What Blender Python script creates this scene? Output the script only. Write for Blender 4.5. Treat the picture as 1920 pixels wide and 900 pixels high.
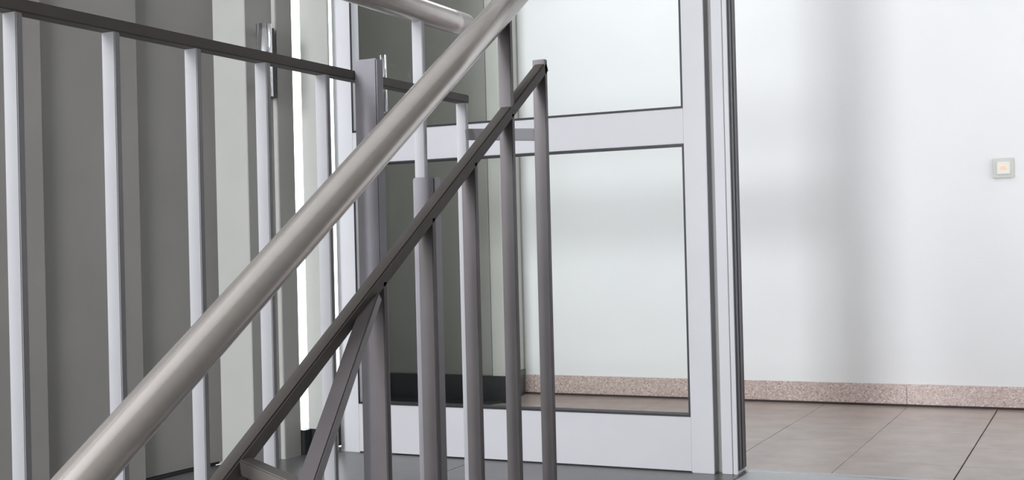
import bpy, bmesh, math, random
from mathutils import Vector, Matrix
random.seed(4)
for o in list(bpy.data.objects): bpy.data.objects.remove(o)
S = bpy.context.scene
C = S.collection

# ------------------------------------------------------------------ camera, world, light, exposure
yaw, pitch, roll = 0.4533059666887873, 0.006551297632143402, -0.02443259232650054
fw = Vector((-math.sin(yaw)*math.cos(pitch), math.cos(yaw)*math.cos(pitch), math.sin(pitch)))
r0 = Vector((math.cos(yaw), math.sin(yaw), 0)); u0 = r0.cross(fw)
rt = r0*math.cos(roll) + u0*math.sin(roll); up = -r0*math.sin(roll) + u0*math.cos(roll)
cam = bpy.data.cameras.new('camera'); cam.sensor_width = 36.0; cam.lens = 36*2293.87/1920
cam.clip_start = 0.05
co = bpy.data.objects.new('camera', cam); C.objects.link(co)
co.matrix_world = Matrix(((rt.x, up.x, -fw.x, 0), (rt.y, up.y, -fw.y, 0), (rt.z, up.z, -fw.z, 0.72), (0, 0, 0, 1)))
S.camera = co

w = bpy.data.worlds.new('overcast_sky'); S.world = w; w.use_nodes = True
w.node_tree.nodes['Background'].inputs[0].default_value = (0.93, 0.97, 1.0, 1)
w.node_tree.nodes['Background'].inputs[1].default_value = 4.0

def area(name, loc, direction, sx, sy, power, col):
    l = bpy.data.lights.new(name, 'AREA'); l.shape = 'RECTANGLE'; l.size = sx; l.size_y = sy
    l.energy = power; l.color = col
    o = bpy.data.objects.new(name, l); C.objects.link(o); o.location = loc
    o.rotation_euler = Vector(direction).to_track_quat('-Z', 'Y').to_euler()
    return o
area('stair_window_light', (-1.50, -2.13, 1.90), (0, 1, 0), 0.95, 1.0, 188, (0.955, 0.965, 1.0))
area('lower_fill_light', (-1.30, -2.13, 0.55), (0, 1, 0), 1.4, 0.9, 100, (0.96, 0.965, 1.0))  # added fill lamp, softens the shadows on the back wall
area('hall_window_light', (1.72, 4.60, 1.5), (-1, 0, 0), 1.1, 1.7, 5, (0.95, 0.97, 1.0))
area('hall_fill_light', (-1.75, 4.45, 2.70), (0, 0, -1), 1.2, 0.5, 12, (0.99, 0.985, 1.0))  # added ambient fill for the hall, no fixture behind it

S.view_settings.view_transform = 'Standard'
S.view_settings.look = 'None'
S.view_settings.gamma = 1
S.view_settings.exposure = 0.0
S.view_settings.use_curve_mapping = False

# ------------------------------------------------------------------ materials
def mat(name, col, rough=0.5, metal=0.0, noise=0.0, nscale=20.0, bump=0.0, bscale=200.0, spec=0.5, col2=None, stretch=None, rand=0.0):
    m = bpy.data.materials.new(name); m.use_nodes = True
    N = m.node_tree.nodes; L = m.node_tree.links; b = N['Principled BSDF']
    b.inputs['Roughness'].default_value = rough; b.inputs['Metallic'].default_value = metal
    b.inputs['Specular IOR Level'].default_value = spec
    b.inputs['Base Color'].default_value = (*col, 1)
    tc = N.new('ShaderNodeTexCoord'); src = tc.outputs['Object']
    if stretch:
        mp = N.new('ShaderNodeMapping'); mp.inputs['Scale'].default_value = stretch
        L.new(src, mp.inputs[0]); src = mp.outputs[0]
    last = None
    if noise > 0 or col2:
        n = N.new('ShaderNodeTexNoise'); n.inputs['Scale'].default_value = nscale; n.inputs['Detail'].default_value = 6
        L.new(src, n.inputs['Vector'])
        mx = N.new('ShaderNodeMix'); mx.data_type = 'RGBA'
        c2 = col2 or tuple(c*(1-noise) for c in col)
        mx.inputs[6].default_value = (*col, 1); mx.inputs[7].default_value = (*c2, 1)
        rp = N.new('ShaderNodeMapRange'); rp.inputs[1].default_value = 0.35; rp.inputs[2].default_value = 0.65
        L.new(n.outputs['Fac'], rp.inputs[0]); L.new(rp.outputs[0], mx.inputs[0]); last = mx.outputs[2]
    if rand > 0:
        oi = N.new('ShaderNodeObjectInfo'); hs = N.new('ShaderNodeHueSaturation')
        mr = N.new('ShaderNodeMapRange'); mr.inputs[3].default_value = 1-rand; mr.inputs[4].default_value = 1+rand
        L.new(oi.outputs['Random'], mr.inputs[0]); L.new(mr.outputs[0], hs.inputs['Value'])
        if last: L.new(last, hs.inputs['Color'])
        else: hs.inputs['Color'].default_value = (*col, 1)
        last = hs.outputs[0]
    if last: L.new(last, b.inputs['Base Color'])
    if bump > 0:
        n2 = N.new('ShaderNodeTexNoise'); n2.inputs['Scale'].default_value = bscale; n2.inputs['Detail'].default_value = 3
        L.new(src, n2.inputs['Vector'])
        bp = N.new('ShaderNodeBump'); bp.inputs['Strength'].default_value = bump; bp.inputs['Distance'].default_value = 0.002
        L.new(n2.outputs['Fac'], bp.inputs['Height']); L.new(bp.outputs[0], b.inputs['Normal'])
    return m

M = {}
M['wall'] = mat('white_plaster', (0.80, 0.81, 0.82), 0.85, noise=0.02, nscale=3, bump=0.15, bscale=120)
M['ceiling'] = mat('ceiling_paint', (0.75, 0.75, 0.74), 0.9)
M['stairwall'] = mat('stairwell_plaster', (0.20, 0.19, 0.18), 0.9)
M['panel'] = mat('grey_wall_panel', (0.205, 0.198, 0.186), 0.55, noise=0.08, nscale=4, bump=0.08, bscale=300)
M['pillar'] = mat('pillar_shaded_tone', (0.24, 0.24, 0.215), 0.8, noise=0.05, nscale=5)
M['pillar_light'] = mat('pillar_lit_tone', (0.42, 0.425, 0.39), 0.8, noise=0.04, nscale=5)  # paler copy of the pillar tone: its light gradient put into colour
M['alu'] = mat('light_grey_aluminium', (0.555, 0.558, 0.585), 0.45, noise=0.03, nscale=8, bump=0.03, bscale=400)
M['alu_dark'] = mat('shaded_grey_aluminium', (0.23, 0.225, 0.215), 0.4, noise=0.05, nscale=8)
M['alu_pale'] = mat('pale_grey_frame', (0.43, 0.435, 0.415), 0.5, noise=0.03, nscale=8)
M['channel'] = mat('shade_dark_channel', (0.075, 0.073, 0.08), 0.45, 0.2)  # darkened to carry the shade on the jamb side
M['rubber'] = mat('black_rubber', (0.012, 0.012, 0.016), 0.5)
M['plinth'] = mat('black_plinth', (0.018, 0.02, 0.022), 0.3, noise=0.3, nscale=10)
M['steel'] = mat('brushed_steel', (0.60, 0.565, 0.535), 0.25, 0.75, noise=0.06, nscale=30, stretch=(1, 1, 1), bump=0.02, bscale=300)
M['guard_bar'] = mat('dark_steel_bar', (0.105, 0.097, 0.09), 0.55, 0.1, noise=0.1, nscale=15)
M['guard_steel'] = mat('satin_steel_baluster', (0.325, 0.328, 0.345), 0.38, 0.35, noise=0.05, nscale=15)
M['stair_steel'] = mat('brown_grey_steel', (0.125, 0.114, 0.118), 0.42, 0.35, noise=0.12, nscale=12)
M['newel'] = mat('satin_steel_newel', (0.225, 0.222, 0.245), 0.35, 0.4, noise=0.08, nscale=15, col2=(0.205, 0.20, 0.215))
M['chrome'] = mat('polished_chrome', (0.85, 0.86, 0.88), 0.12, 1.0)
M['plastic'] = mat('cream_plastic', (0.47, 0.47, 0.42), 0.35)
M['plastic_white'] = mat('white_plastic', (0.58, 0.55, 0.50), 0.3)
M['tile'] = mat('beige_floor_tile', (0.375, 0.312, 0.278), 0.26, noise=0.14, nscale=9, rand=0.035, bump=0.03, bscale=60)
M['grout'] = mat('dark_grout', (0.07, 0.055, 0.05), 0.9)
M['stone'] = mat('grey_landing_stone', (0.115, 0.113, 0.115), 0.30, noise=0.15, nscale=14)
M['metal_strip'] = mat('metal_threshold', (0.46, 0.47, 0.48), 0.4, 0.2)
M['pavement'] = mat('pale_pavement', (0.75, 0.75, 0.74), 0.9)

def granite():
    m = bpy.data.materials.new('pink_granite'); m.use_nodes = True
    N = m.node_tree.nodes; L = m.node_tree.links; b = N['Principled BSDF']; b.inputs['Roughness'].default_value = 0.3
    tc = N.new('ShaderNodeTexCoord'); v = N.new('ShaderNodeTexVoronoi'); v.inputs['Scale'].default_value = 190
    L.new(tc.outputs['Object'], v.inputs['Vector'])
    sep = N.new('ShaderNodeSeparateColor'); L.new(v.outputs['Color'], sep.inputs[0])
    cr = N.new('ShaderNodeValToRGB'); e = cr.color_ramp; e.interpolation = 'LINEAR'
    e.elements[0].position = 0; e.elements[0].color = (0.34, 0.24, 0.21, 1)
    e.elements[1].position = 1; e.elements[1].color = (0.72, 0.64, 0.60, 1)
    a = e.elements.new(0.22); a.color = (0.50, 0.39, 0.355, 1)
    a = e.elements.new(0.75); a.color = (0.57, 0.46, 0.425, 1)
    L.new(sep.outputs[0], cr.inputs[0]); L.new(cr.outputs[0], b.inputs['Base Color'])
    return m
M['granite'] = granite()

def glass(name, tint, fres=1.45, milky=0.0):
    m = bpy.data.materials.new(name); m.use_nodes = True
    N = m.node_tree.nodes; L = m.node_tree.links; N.remove(N['Principled BSDF'])
    out = N['Material Output']; t = N.new('ShaderNodeBsdfTransparent'); t.inputs[0].default_value = (*tint, 1)
    g = N.new('ShaderNodeBsdfGlossy'); g.inputs['Roughness'].default_value = 0.02; g.inputs[0].default_value = (1, 1, 1, 1)
    fr = N.new('ShaderNodeFresnel'); fr.inputs[0].default_value = fres
    mx = N.new('ShaderNodeMixShader'); ge = N.new('ShaderNodeNewGeometry'); a = N.new('ShaderNodeMath'); a.operation = 'SUBTRACT'; a.inputs[0].default_value = 1.0
    L.new(ge.outputs['Backfacing'], a.inputs[1]); c = N.new('ShaderNodeMath'); c.operation = 'MULTIPLY'
    L.new(fr.outputs[0], c.inputs[0]); L.new(a.outputs[0], c.inputs[1])      # reflect at the front face only
    L.new(c.outputs[0], mx.inputs[0]); L.new(t.outputs[0], mx.inputs[1]); L.new(g.outputs[0], mx.inputs[2])
    L.new(mx.outputs[0], out.inputs[0])
    return m
M['glass'] = glass('clear_door_glass', (0.985, 0.995, 0.99), 1.25)

def lamp_mat():
    m = mat('orange_glow_lamp', (0.85, 0.36, 0.13), 0.3)
    b = m.node_tree.nodes['Principled BSDF']
    b.inputs['Emission Color'].default_value = (1.0, 0.48, 0.16, 1); b.inputs['Emission Strength'].default_value = 0.12
    return m
M['glow'] = lamp_mat()

# ------------------------------------------------------------------ helpers
def bm_box(bm, x0, x1, y0, y1, z0, z1):
    vs = [bm.verts.new(p) for p in ((x0,y0,z0),(x1,y0,z0),(x1,y1,z0),(x0,y1,z0),(x0,y0,z1),(x1,y0,z1),(x1,y1,z1),(x0,y1,z1))]
    for f in ((0,3,2,1),(4,5,6,7),(0,1,5,4),(1,2,6,5),(2,3,7,6),(3,0,4,7)):
        bm.faces.new([vs[i] for i in f])
def bm_prism(bm, pts, z0, z1):
    a = [bm.verts.new((x, y, z0)) for x, y in pts]; b = [bm.verts.new((x, y, z1)) for x, y in pts]
    n = len(pts)
    bm.faces.new(a[::-1]); bm.faces.new(b)
    for i in range(n): bm.faces.new((a[i], a[(i+1) % n], b[(i+1) % n], b[i]))
def link(name, bm, m, parent=None, bevel=0.0, smooth=False, segs=2):
    if bevel: bmesh.ops.bevel(bm, geom=bm.edges[:], offset=bevel, segments=segs, affect='EDGES', clamp_overlap=True)
    bmesh.ops.recalc_face_normals(bm, faces=bm.faces)
    me = bpy.data.meshes.new(name); bm.to_mesh(me); bm.free()
    if smooth:
        for p in me.polygons: p.use_smooth = True
    me.materials.append(m)
    o = bpy.data.objects.new(name, me); C.objects.link(o)
    if parent:
        o.parent = parent
        o.location = -parent.location if parent.parent is None else (0, 0, 0)
    return o
def box(name, x0, x1, y0, y1, z0, z1, m, parent=None, bevel=0.0):
    bm = bmesh.new(); bm_box(bm, x0, x1, y0, y1, z0, z1)
    return link(name, bm, m, parent, bevel)
def struct(o, **k):
    o['kind'] = 'structure'
    for a, b in k.items(): o[a] = b
    return o
def empty(name, loc, label=None, cat=None, group=None, kind=None):
    o = bpy.data.objects.new(name, None); C.objects.link(o); o.location = loc; o.empty_display_size = 0.1
    if label: o['label'] = label
    if cat: o['category'] = cat
    if group: o['group'] = group
    if kind: o['kind'] = kind
    return o
def bm_tube(bm, pts, r, n=28):
    pts = [Vector(p) for p in pts]; rings = []
    for i, p in enumerate(pts):
        t = (pts[min(i+1, len(pts)-1)] - pts[max(i-1, 0)]).normalized()
        s = t.cross(Vector((0, 0, 1)))
        if s.length < 0.05: s = t.cross(Vector((1, 0, 0)))
        s.normalize(); q = s.cross(t)
        rings.append([bm.verts.new(p + r*(math.cos(2*math.pi*k/n)*s + math.sin(2*math.pi*k/n)*q)) for k in range(n)])
    for a, b in zip(rings, rings[1:]):
        for k in range(n): bm.faces.new((a[k], a[(k+1) % n], b[(k+1) % n], b[k]))
    bm.faces.new(rings[0][::-1]); bm.faces.new(rings[-1])
def tube(name, pts, r, m, parent=None, n=28):
    bm = bmesh.new(); bm_tube(bm, pts, r, n)
    o = link(name, bm, m, parent)
    for p in o.data.polygons:
        if len(p.vertices) == 4: p.use_smooth = True
    return o
def bar(name, a, b, wx, th, m, parent=None, bevel=0.0015, side=None):
    """flat bar from a to b: wx = width across (horizontal), th = thickness normal to it"""
    a = Vector(a); b = Vector(b); t = (b-a).normalized()
    s = side.normalized() if side else Vector((1, 0, 0))
    s = (s - t*s.dot(t)).normalized(); q = t.cross(s)
    bm = bmesh.new(); vs = []
    for p in (a, b):
        for i, j in ((-1,-1),(1,-1),(1,1),(-1,1)): vs.append(bm.verts.new(p + s*wx/2*i + q*th/2*j))
    for f in ((3,2,1,0),(4,5,6,7),(0,1,5,4),(1,2,6,5),(2,3,7,6),(3,0,4,7)): bm.faces.new([vs[i] for i in f])
    return link(name, bm, m, parent, bevel)

# ------------------------------------------------------------------ setting: floors
YW = 5.456
bm = bmesh.new(); bm_prism(bm, [(-2.58, 3.80), (1.8, 3.80), (1.8, YW+0.02), (-3.64, YW+0.02), (-2.60, 3.90)], -0.12, -0.006)
fl = struct(link('floor', bm, M['grout']))
xs = [-3.6, -3.27, -2.915, -2.56, -2.205, -1.85, -1.495, -1.139, -0.787, -0.43, -0.075, 0.28, 0.635, 0.99, 1.345, 1.7]
ys = [3.815, 4.066, 4.435, 4.80, 5.165, YW]
for i in range(len(xs)-1):
    for j in range(len(ys)-1):
        gl = 0.0022 if abs(xs[i]+0.43) < .01 else 0.0009
        gr = 0.0022 if abs(xs[i+1]+0.43) < .01 else 0.0009
        if xs[i] < -2.58 - max(0.0, ys[j]-3.90)*0.66 - 0.30: continue
        x0, x1 = xs[i]+gl, xs[i+1]-gr; y0, y1 = ys[j]+0.0007, ys[j+1]-0.0007
        bm = bmesh.new(); bm_box(bm, x0, x1, y0, y1, -0.006, 0.0)
        dz = random.uniform(-0.0003, 0.0003)
        for v in bm.verts:
            if v.co.z > -0.001: v.co.z += dz
        link('tile', bm, M['tile'], fl, bevel=0.0007, segs=1)
# grey landing: stone slabs around the stairwell eye
ld = struct(box('floor', -2.77, 0.47, 1.98, 3.78, -0.20, -0.02, M['grout']))
lx = [-2.77, -1.95, -1.04, -0.28, 0.47]; ly = [1.98, 2.88, 3.775]
for i in range(4):
    for j in range(2):
        box('stone_slab', lx[i]+0.0008, lx[i+1]-0.0008, ly[j]+0.0008, ly[j+1]-0.0008, -0.02, 0.0, M['stone'], ld, 0.001)
box('stone_slab', -2.77, -1.08, -0.2, 1.98, -0.02, 0.0, M['stone'], ld, 0.001)
box('slab_edge', -2.77, -1.09, -0.2, 1.975, -0.20, -0.02, M['stairwall'], ld)
th = struct(box('trim_1', -2.565, 0.47, 3.778, 3.812, -0.012, 0.003, M['metal_strip'], None, 0.001))
box('metal_plate', -1.03, 0.47, 3.60, 3.777, -0.006, 0.0015, M['metal_strip'], th, 0.001)
th['label'] = 'pale metal threshold strip between grey landing and beige tiles'

# stairs coming up to the landing (under and before the camera)
st = empty('stairs', (-0.17, 1.98, 0), kind='structure')
run, rise = 0.262, 0.17
for k in range(11):
    y1 = 1.98 - run*k; z1 = -rise*(k+1)
    box('tread', -0.80, 0.47, y1-run-0.02, y1-0.001, z1-0.03, z1, M['stone'], st, 0.001)
    box('riser', -0.80, 0.47, y1-0.02, y1, z1, z1+rise-0.03 if k else -0.02, M['stairwall'], st)
struct(box('floor', -2.77, 0.47, -2.2, -0.92, -2.0, -1.9, M['stone']))
struct(box('floor', -2.77, -0.81, -0.92, 1.97, -2.0, -1.9, M['stone']))

# ------------------------------------------------------------------ setting: walls, ceilings
struct(box('wall_back', -3.62, 1.9, YW, YW+0.2, -0.1, 2.75, M['wall']))
bb = empty('baseboard_back', (-1.0, YW, 0), kind='structure')
for x0, x1 in ((-3.6, -2.55), (-2.5485, -1.40), (-1.3995, -0.792), (-0.7905, 0.40), (0.4015, 1.7)):
    box('granite_slab', x0, x1, YW-0.012, YW+0.001, 0.010, 0.0955, M['granite'], bb, 0.0008)
struct(box('trim_2', -3.6, 1.7, YW-0.006, YW, 0.0, 0.0098, M['grout']))
wr = struct(box('wall_right', 1.7, 1.9, 3.8, 3.95, -0.1, 2.75, M['wall']))
box('wall_pier', 1.7, 1.9, 5.25, YW, -0.1, 2.75, M['wall'], wr)
box('wall_parapet', 1.7, 1.9, 3.95, 5.25, -0.1, 0.6, M['wall'], wr)
box('wall_lintel', 1.7, 1.9, 3.95, 5.25, 2.4, 2.75, M['wall'], wr)
struct(box('ceiling', -3.7, 1.9, 3.62, YW+0.1, 2.75, 2.9, M['ceiling']))
struct(box('ceiling', -2.95, 0.6, -2.3, 3.62, 3.3, 3.45, M['ceiling']))
struct(box('wall_front', 0.47, 1.9, 3.62, 3.80, -0.1, 3.4, M['wall']))
struct(box('wall_front', -2.95, 0.47, 3.64, 3.78, 2.5, 3.4, M['stairwall']))
struct(box('wall_right', 0.47, 0.6, -2.3, 3.62, -2.0, 3.4, M['stairwall']))
wb = struct(box('wall_near', -2.95, -2.05, -2.35, -2.2, -2.0, 3.4, M['stairwall']))
box('wall_pier', -0.98, -0.55, -2.35, -2.2, 1.35, 3.4, M['stairwall'], wb)
box('wall_pier', -0.55, 0.6, -2.35, -2.2, -2.0, 3.4, M['stairwall'], wb)
box('wall_parapet', -2.05, -0.55, -2.35, -2.2, -2.0, 0.05, M['stairwall'], wb)
box('wall_transom', -2.05, -0.55, -2.35, -2.2, 1.10, 1.35, M['stairwall'], wb)
wq = empty('fill_window', (-1.30, -2.28, 0.05), kind='structure')  # added window, made up as an opening for the lower fill lamp
for a in ((-2.05, -2.00, 0.05, 1.10), (-0.60, -0.55, 0.05, 1.10), (-2.00, -0.60, 0.05, 0.10), (-2.00, -0.60, 1.05, 1.10)):
    box('window_frame', a[0], a[1], -2.31, -2.26, a[2], a[3], M['alu'], wq, 0.002)
box('window_pane', -2.00, -0.60, -2.29, -2.284, 0.10, 1.05, M['glass'], wq)
box('wall_lintel', -2.03, -0.98, -2.35, -2.2, 2.45, 3.4, M['stairwall'], wb)
box('wall_pier', -2.05, -2.03, -2.35, -2.2, 1.35, 3.4, M['stairwall'], wb)
wn = empty('window_2', (-1.50, -2.28, 1.35), kind='structure')
for a in ((-2.03, -1.98, 1.35, 2.45), (-1.03, -0.98, 1.35, 2.45), (-1.98, -1.03, 1.35, 1.40), (-1.98, -1.03, 2.40, 2.45)):
    box('window_frame', a[0], a[1], -2.31, -2.26, a[2], a[3], M['alu'], wn, 0.002)
box('window_pane', -1.98, -1.03, -2.29, -2.284, 1.40, 2.40, M['glass'], wn)

# grey panelled wall on the left: three wide panels, each leaning a little out of line
wl = struct(box('wall_left', -2.95, -2.80, -2.3, 3.36, -2.0, 3.3, M['stairwall']))
py = [1.40, 1.80, 2.19, 2.585, 2.975, 3.352]
for a, b in zip(py, py[1:]):
    bm = bmesh.new(); pts = [(-2.80, a), (-2.80, b)]; n = 8
    for i in range(n+1):                       # shallow cupped front
        t = 1 - i/n; d = 0.030*t*t
        pts.append((-2.785 + d*0.8, a + (b-a)*t))
    bm_prism(bm, [(x, y + (0.002 if y == a else 0)) for x, y in pts], 0.012, 3.0)
    link('wall_panel', bm, M['panel'], wl)
struct(box('baseboard_left', -2.80, -2.776, 1.4, 3.352, 0.0, 0.010, M['rubber']))

# entrance door assembly stepping forward from the left wall
d2 = empty('door_2', (-2.69, 3.45, 0), kind='structure')
box('door_jamb', -2.80, -2.625, 3.350, 3.50, 0.0, 2.6, M['alu_pale'], d2, 0.0015)
box('jamb_shade_side', -2.630, -2.6235, 3.352, 3.4985, 0.0, 2.6, M['alu_dark'], d2)  # dark skin, puts shade on the side face of the pale jamb
box('door_stile', -2.80, -2.608, 3.497, 3.590, 0.0, 2.6, M['alu_pale'], d2, 0.0015)
box('stile_shade_side', -2.6095, -2.604, 3.4985, 3.5885, 0.0, 2.6, M['alu_dark'], d2)  # shaded side of the stile, likewise a darker sheet
# vertical pull handle of that door
hd = link('pull_handle', (lambda b: (bm_tube(b, [(-2.560, 3.370, 1.255), (-2.560, 3.370, 1.500)], 0.027, 28), b)[1])(bmesh.new()), M['chrome'], d2, smooth=False)
for p in hd.data.polygons: p.use_smooth = len(p.vertices) == 4
for z in (1.30, 1.48):
    tube('handle_bracket', [(-2.56, 3.372, z), (-2.625, 3.455, z)], 0.009, M['chrome'], d2, 12)
box('handle_plate', -2.6235, -2.593, 3.452, 3.474, 1.262, 1.505, M['rubber'], d2, 0.001)
# narrow floor to ceiling window beside the door, bright outside
w1 = empty('window_1', (-2.57, 3.69, 0), kind='structure')
box('window_sill', -2.72, -2.590, 3.592, 3.86, 0.0, 0.088, M['plinth'], w1, 0.002)
box('window_pane', -2.612, -2.606, 3.592, 3.86, 0.088, 2.6, M['glass'], w1)
box('window_mullion', -2.606, -2.487, 3.640, 3.652, 0.010, 2.6, M['alu_pale'], w1, 0.0015)
box('mullion_foot', -2.589, -2.535, 3.633, 3.6395, 0.008, 0.088, M['plinth'], w1, 0.001)
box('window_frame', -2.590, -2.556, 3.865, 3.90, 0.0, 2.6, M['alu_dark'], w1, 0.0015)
bm = bmesh.new(); bm_prism(bm, [(-2.600, 3.90), (-2.560, 3.90), (-3.34, 5.11), (-3.60, YW), (-3.66, YW), (-3.42, 5.11)], -0.05, 2.75)
struct(link('wall_left', bm, M['wall']))
struct(box('trim_3', -2.80, -2.56, 3.35, 3.86, 2.6, 3.3, M['stairwall']))
bm = bmesh.new(); bm_prism(bm, [(-2.96, -6), (-2.96, 3.2), (-2.81, 3.4), (-2.73, 3.86), (-2.62, 3.90), (-3.44, 5.11), (-3.72, 5.6), (-3.72, 30), (-40, 30), (-40, -6)], -0.30, -0.02)
struct(link('ground', bm, M['pavement']))
bpy.data.objects['ground']['label'] = 'white overexposed pavement outside the narrow window'

# ------------------------------------------------------------------ glazed partition door
d1 = empty('door_1', (-1.82, 3.71, 0), kind='structure')
F0, F1 = 3.706, 3.762
ZT = 2.12
def alu(name, x0, x1, z0, z1, y0=F0, y1=F1, m='alu', bev=0.0015): return box(name, x0, x1, y0, y1, z0, z1, M[m], d1, bev)
alu('door_stile', -2.513, -2.433, 0.0, ZT)
alu('door_stile', -1.194, -1.121, -0.0, ZT, y0=F0-0.004)
alu('mid_rail', -2.433, -1.194, 1.036, 1.148)
alu('bottom_rail', -2.433, -1.194, 0.004, 0.175)
alu('top_rail', -2.433, -1.194, 2.02, ZT)
alu('head_rail', -2.513, 0.40, ZT+0.004, ZT+0.08)
for z0, z1 in ((0.175, 1.036), (1.148, 2.02)):
    bm = bmesh.new(); g = 0.0065
    bm_box(bm, -2.433, -2.433+g*0.6, F0-0.003, F0+0.004, z0, z1)
    bm_box(bm, -1.194-g, -1.194, F0-0.003, F1-0.01, z0, z1)
    bm_box(bm, -2.433+g, -1.194-g, F0-0.003, F1-0.01, z0, z0+g)
    bm_box(bm, -2.433+g, -1.194-g, F0-0.003, F1-0.01, z1-g, z1)
    o = link('gasket', bm, M['rubber'], d1); o['label'] = 'thin black rubber gasket around the glass'
    box('glass_pane', -2.4325, -1.194-g, 3.728, 3.736, z0+g, z1-g, M['glass'], d1)
# right jamb; shade on its side face put into the black reveal and channels
alu('jamb_groove', -1.121, -1.098, 0.0, ZT, y0=3.745, y1=3.79, m='alu_dark', bev=0)
alu('door_jamb', -1.100, -1.066, 0.0, ZT, y0=3.714, y1=3.80)
alu('jamb_groove', -1.066, -1.0635, 0.0, ZT, y0=3.722, y1=3.80, m='alu_dark', bev=0)
alu('jamb_strip', -1.0635, -1.049, 0.0, ZT, y0=3.712, y1=3.80)
alu('jamb_reveal', -1.049, -1.046, 0.012, ZT, y0=3.716, y1=3.800, m='rubber', bev=0)
alu('jamb_channel', -1.046, -1.0435, 0.012, ZT, y0=3.724, y1=3.742, m='channel', bev=0)
alu('jamb_channel', -1.046, -1.0435, 0.012, ZT, y0=3.752, y1=3.776, m='channel', bev=0)
# pull handle on the left stile of the glazed door
HX = -2.256
hb = tube('pull_handle', [(HX, 3.640, 1.205), (HX, 3.640, 1.403)], 0.012, M['chrome'], d1, 20)
for z in (1.21, 1.385):
    tube('handle_bracket', [(HX, 3.640, z), (HX-0.060, 3.728, z)], 0.006, M['chrome'], d1, 12)

# pillar standing in the hall behind the glass
pl = empty('pillar', (-3.0, 5.2, 0), 'grey pillar with black plinth, seen through the door glass at its left', 'pillar')
pl['kind'] = 'structure'
box('pillar_shaft', -3.36, -2.60, 5.10, YW, 0.125, 2.75, M['pillar'], pl, 0.004)
bm = bmesh.new()
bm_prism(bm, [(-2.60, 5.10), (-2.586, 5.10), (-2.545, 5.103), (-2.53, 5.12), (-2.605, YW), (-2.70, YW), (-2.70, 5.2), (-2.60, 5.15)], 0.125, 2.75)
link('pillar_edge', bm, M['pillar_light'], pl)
bm = bmesh.new(); bm_prism(bm, [(-3.34, 5.092), (-2.520, 5.092), (-2.600, YW), (-3.5, YW)], 0.0, 0.125)
link('pillar_plinth', bm, M['plinth'], pl, 0.002)
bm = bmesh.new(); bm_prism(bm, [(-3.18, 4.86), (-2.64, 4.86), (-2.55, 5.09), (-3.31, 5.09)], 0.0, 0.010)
link('black_floor_sheet', bm, M['plinth'], pl, 0.001)  # flat black sheet on the tiles before the plinth

# ------------------------------------------------------------------ light switch
sw = empty('light_switch', (-0.382, YW, 1.0015), 'square cream light switch with small orange glow lamp, on the white wall', 'light switch')
box('switch_plate', -0.4235, -0.3405, YW-0.010, YW, 0.960, 1.043, M['plastic'], sw, 0.003)
box('switch_frame', -0.411, -0.353, YW-0.0125, YW-0.009, 0.9725, 1.0305, M['plastic'], sw, 0.0015)
ro = box('rocker', -0.4075, -0.3565, YW-0.0165, YW-0.011, 0.976, 1.027, M['plastic_white'], sw, 0.002)
box('glow_lamp', -0.394, -0.372, YW-0.0178, YW-0.0155, 0.995, 1.009, M['glow'], sw, 0.001)['label'] = 'orange lit indicator lamp'

# ------------------------------------------------------------------ level guard rail along the landing
lg = empty('landing_railing', (-1.04, 1.4, 0), 'level steel guard railing on the left with bright flat balusters and two newel posts', 'railing')
LZ = 0.990
bar('rail_bar', (-1.04, -0.15, LZ), (-1.04, 1.950, LZ), 0.022, 0.0145, M['guard_bar'], lg)
tube('handrail', [(-1.04, -0.15, 1.126), (-1.04, 1.90, 1.126), (-1.04, 1.96, 1.126)], 0.0212, M['steel'], lg)
for k in range(-7, 8):
    y = 0.932 + 0.1425*k if k != 7 else 1.938
    top = LZ-0.0072
    if k == 6: continue
    box('baluster', -1.0502, -1.030, y, y+0.0095, -0.19, top, M['guard_steel'], lg, 0.001)
box('support_post', -1.0500, -1.030, 1.787, 1.797, 0.842, 1.108, M['guard_steel'], lg, 0.001)
box('support_post', -1.0500, -1.030, 0.50, 0.51, LZ+0.007, 1.108, M['guard_steel'], lg, 0.001)
box('newel_post', -1.030, -0.990, 1.577, 1.598, -0.19, 1.013, M['newel'], lg, 0.002)
box('newel_post', -1.051, -1.009, 1.780, 1.803, -0.19, 0.842, M['newel'], lg, 0.002)
bar('link_bar', (-1.030, 1.942, 0.926), (-0.838, 1.823, 0.905), 0.010, 0.020, M['guard_steel'], lg)

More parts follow.
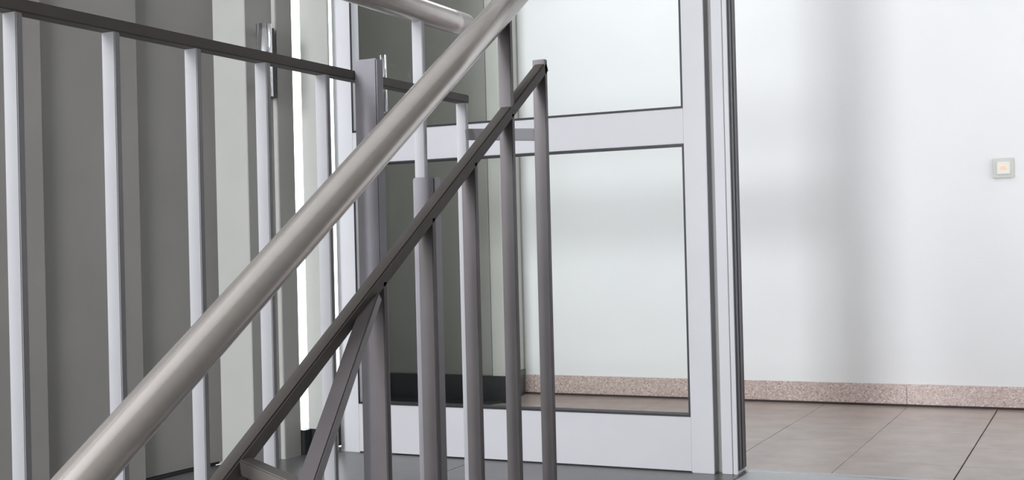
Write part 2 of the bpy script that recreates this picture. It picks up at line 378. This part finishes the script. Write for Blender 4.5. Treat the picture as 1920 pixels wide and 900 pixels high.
# ------------------------------------------------------------------ stair railing beside the flight
sr = empty('stair_railing', (-0.825, 0.9, 0), 'sloping stair railing in front with thick round steel handrail, flat bar and balusters', 'railing')
def on_bar(y): return 1.0175 + (y-1.826)*0.6418
def on_rail(y): return 1.105 + (y-1.709)*0.6475
tube('handrail', [(-0.825, y, on_rail(y)) for y in (-0.35, 0.3, 0.9, 1.5, 1.98)], 0.0213, M['steel'], sr, 36)
bar('rail_bar', (-0.825, -0.35, on_bar(-0.35)), (-0.825, 1.822, on_bar(1.822)), 0.020, 0.0175, M['guard_bar'], sr, bevel=0.002)
for k in range(5):
    y = 1.820 - 0.1268*k
    bt = on_bar(y) + (0.012 if k == 0 else -0.006)
    zb = 0.648*(y-1.98) - 0.22
    box('baluster', -0.8375, -0.815, y-0.0095, y, zb, bt, M['stair_steel'], sr, 0.001)
for y, t in ((1.6935, on_rail(1.69)-0.018), (0.62, on_rail(0.62)-0.018), (-0.1, on_rail(-0.1)-0.018)):
    box('support_post', -0.8370, -0.8155, y-0.0095, y, on_bar(y)-0.01, t, M['stair_steel'], sr, 0.001)
for k in (7, 8, 9, 10, 11, 12, 13):
    y = 1.820 - 0.1268*k
    box('baluster', -0.8375, -0.815, y-0.0095, y, 0.648*(y-1.98)-0.22, on_bar(y)-0.006, M['stair_steel'], sr, 0.001)
box('baluster', -0.8355, -0.817, 1.030, 1.040, 0.648*(1.03-1.98)-0.22, on_bar(1.03)-0.006, M['stair_steel'], sr, 0.001)
# the angled brace and short return bar
B0 = Vector((-0.822, 1.289, 0.662)); B1 = Vector((-0.700, 0.970, 0.490)); B2 = Vector((-0.825, 1.030, 0.500))
bar('brace', B0, B1, 0.021, 0.012, M['stair_steel'], sr, side=Vector((1, -0.2, 0)))
bar('return_bar', B2, B1, 0.018, 0.016, M['guard_bar'], sr, side=Vector((0, 1, 0)))
struct(box('stringer', -0.845, -0.802, -0.9, 1.98, -0.30, -0.24, M['stairwall']))
s_ = bpy.data.objects['stringer']
for v in s_.data.vertices: v.co.z += 0.648*(v.co.y-1.98)
for o in (s_,): o['label'] = 'steel stringer under the stair railing'
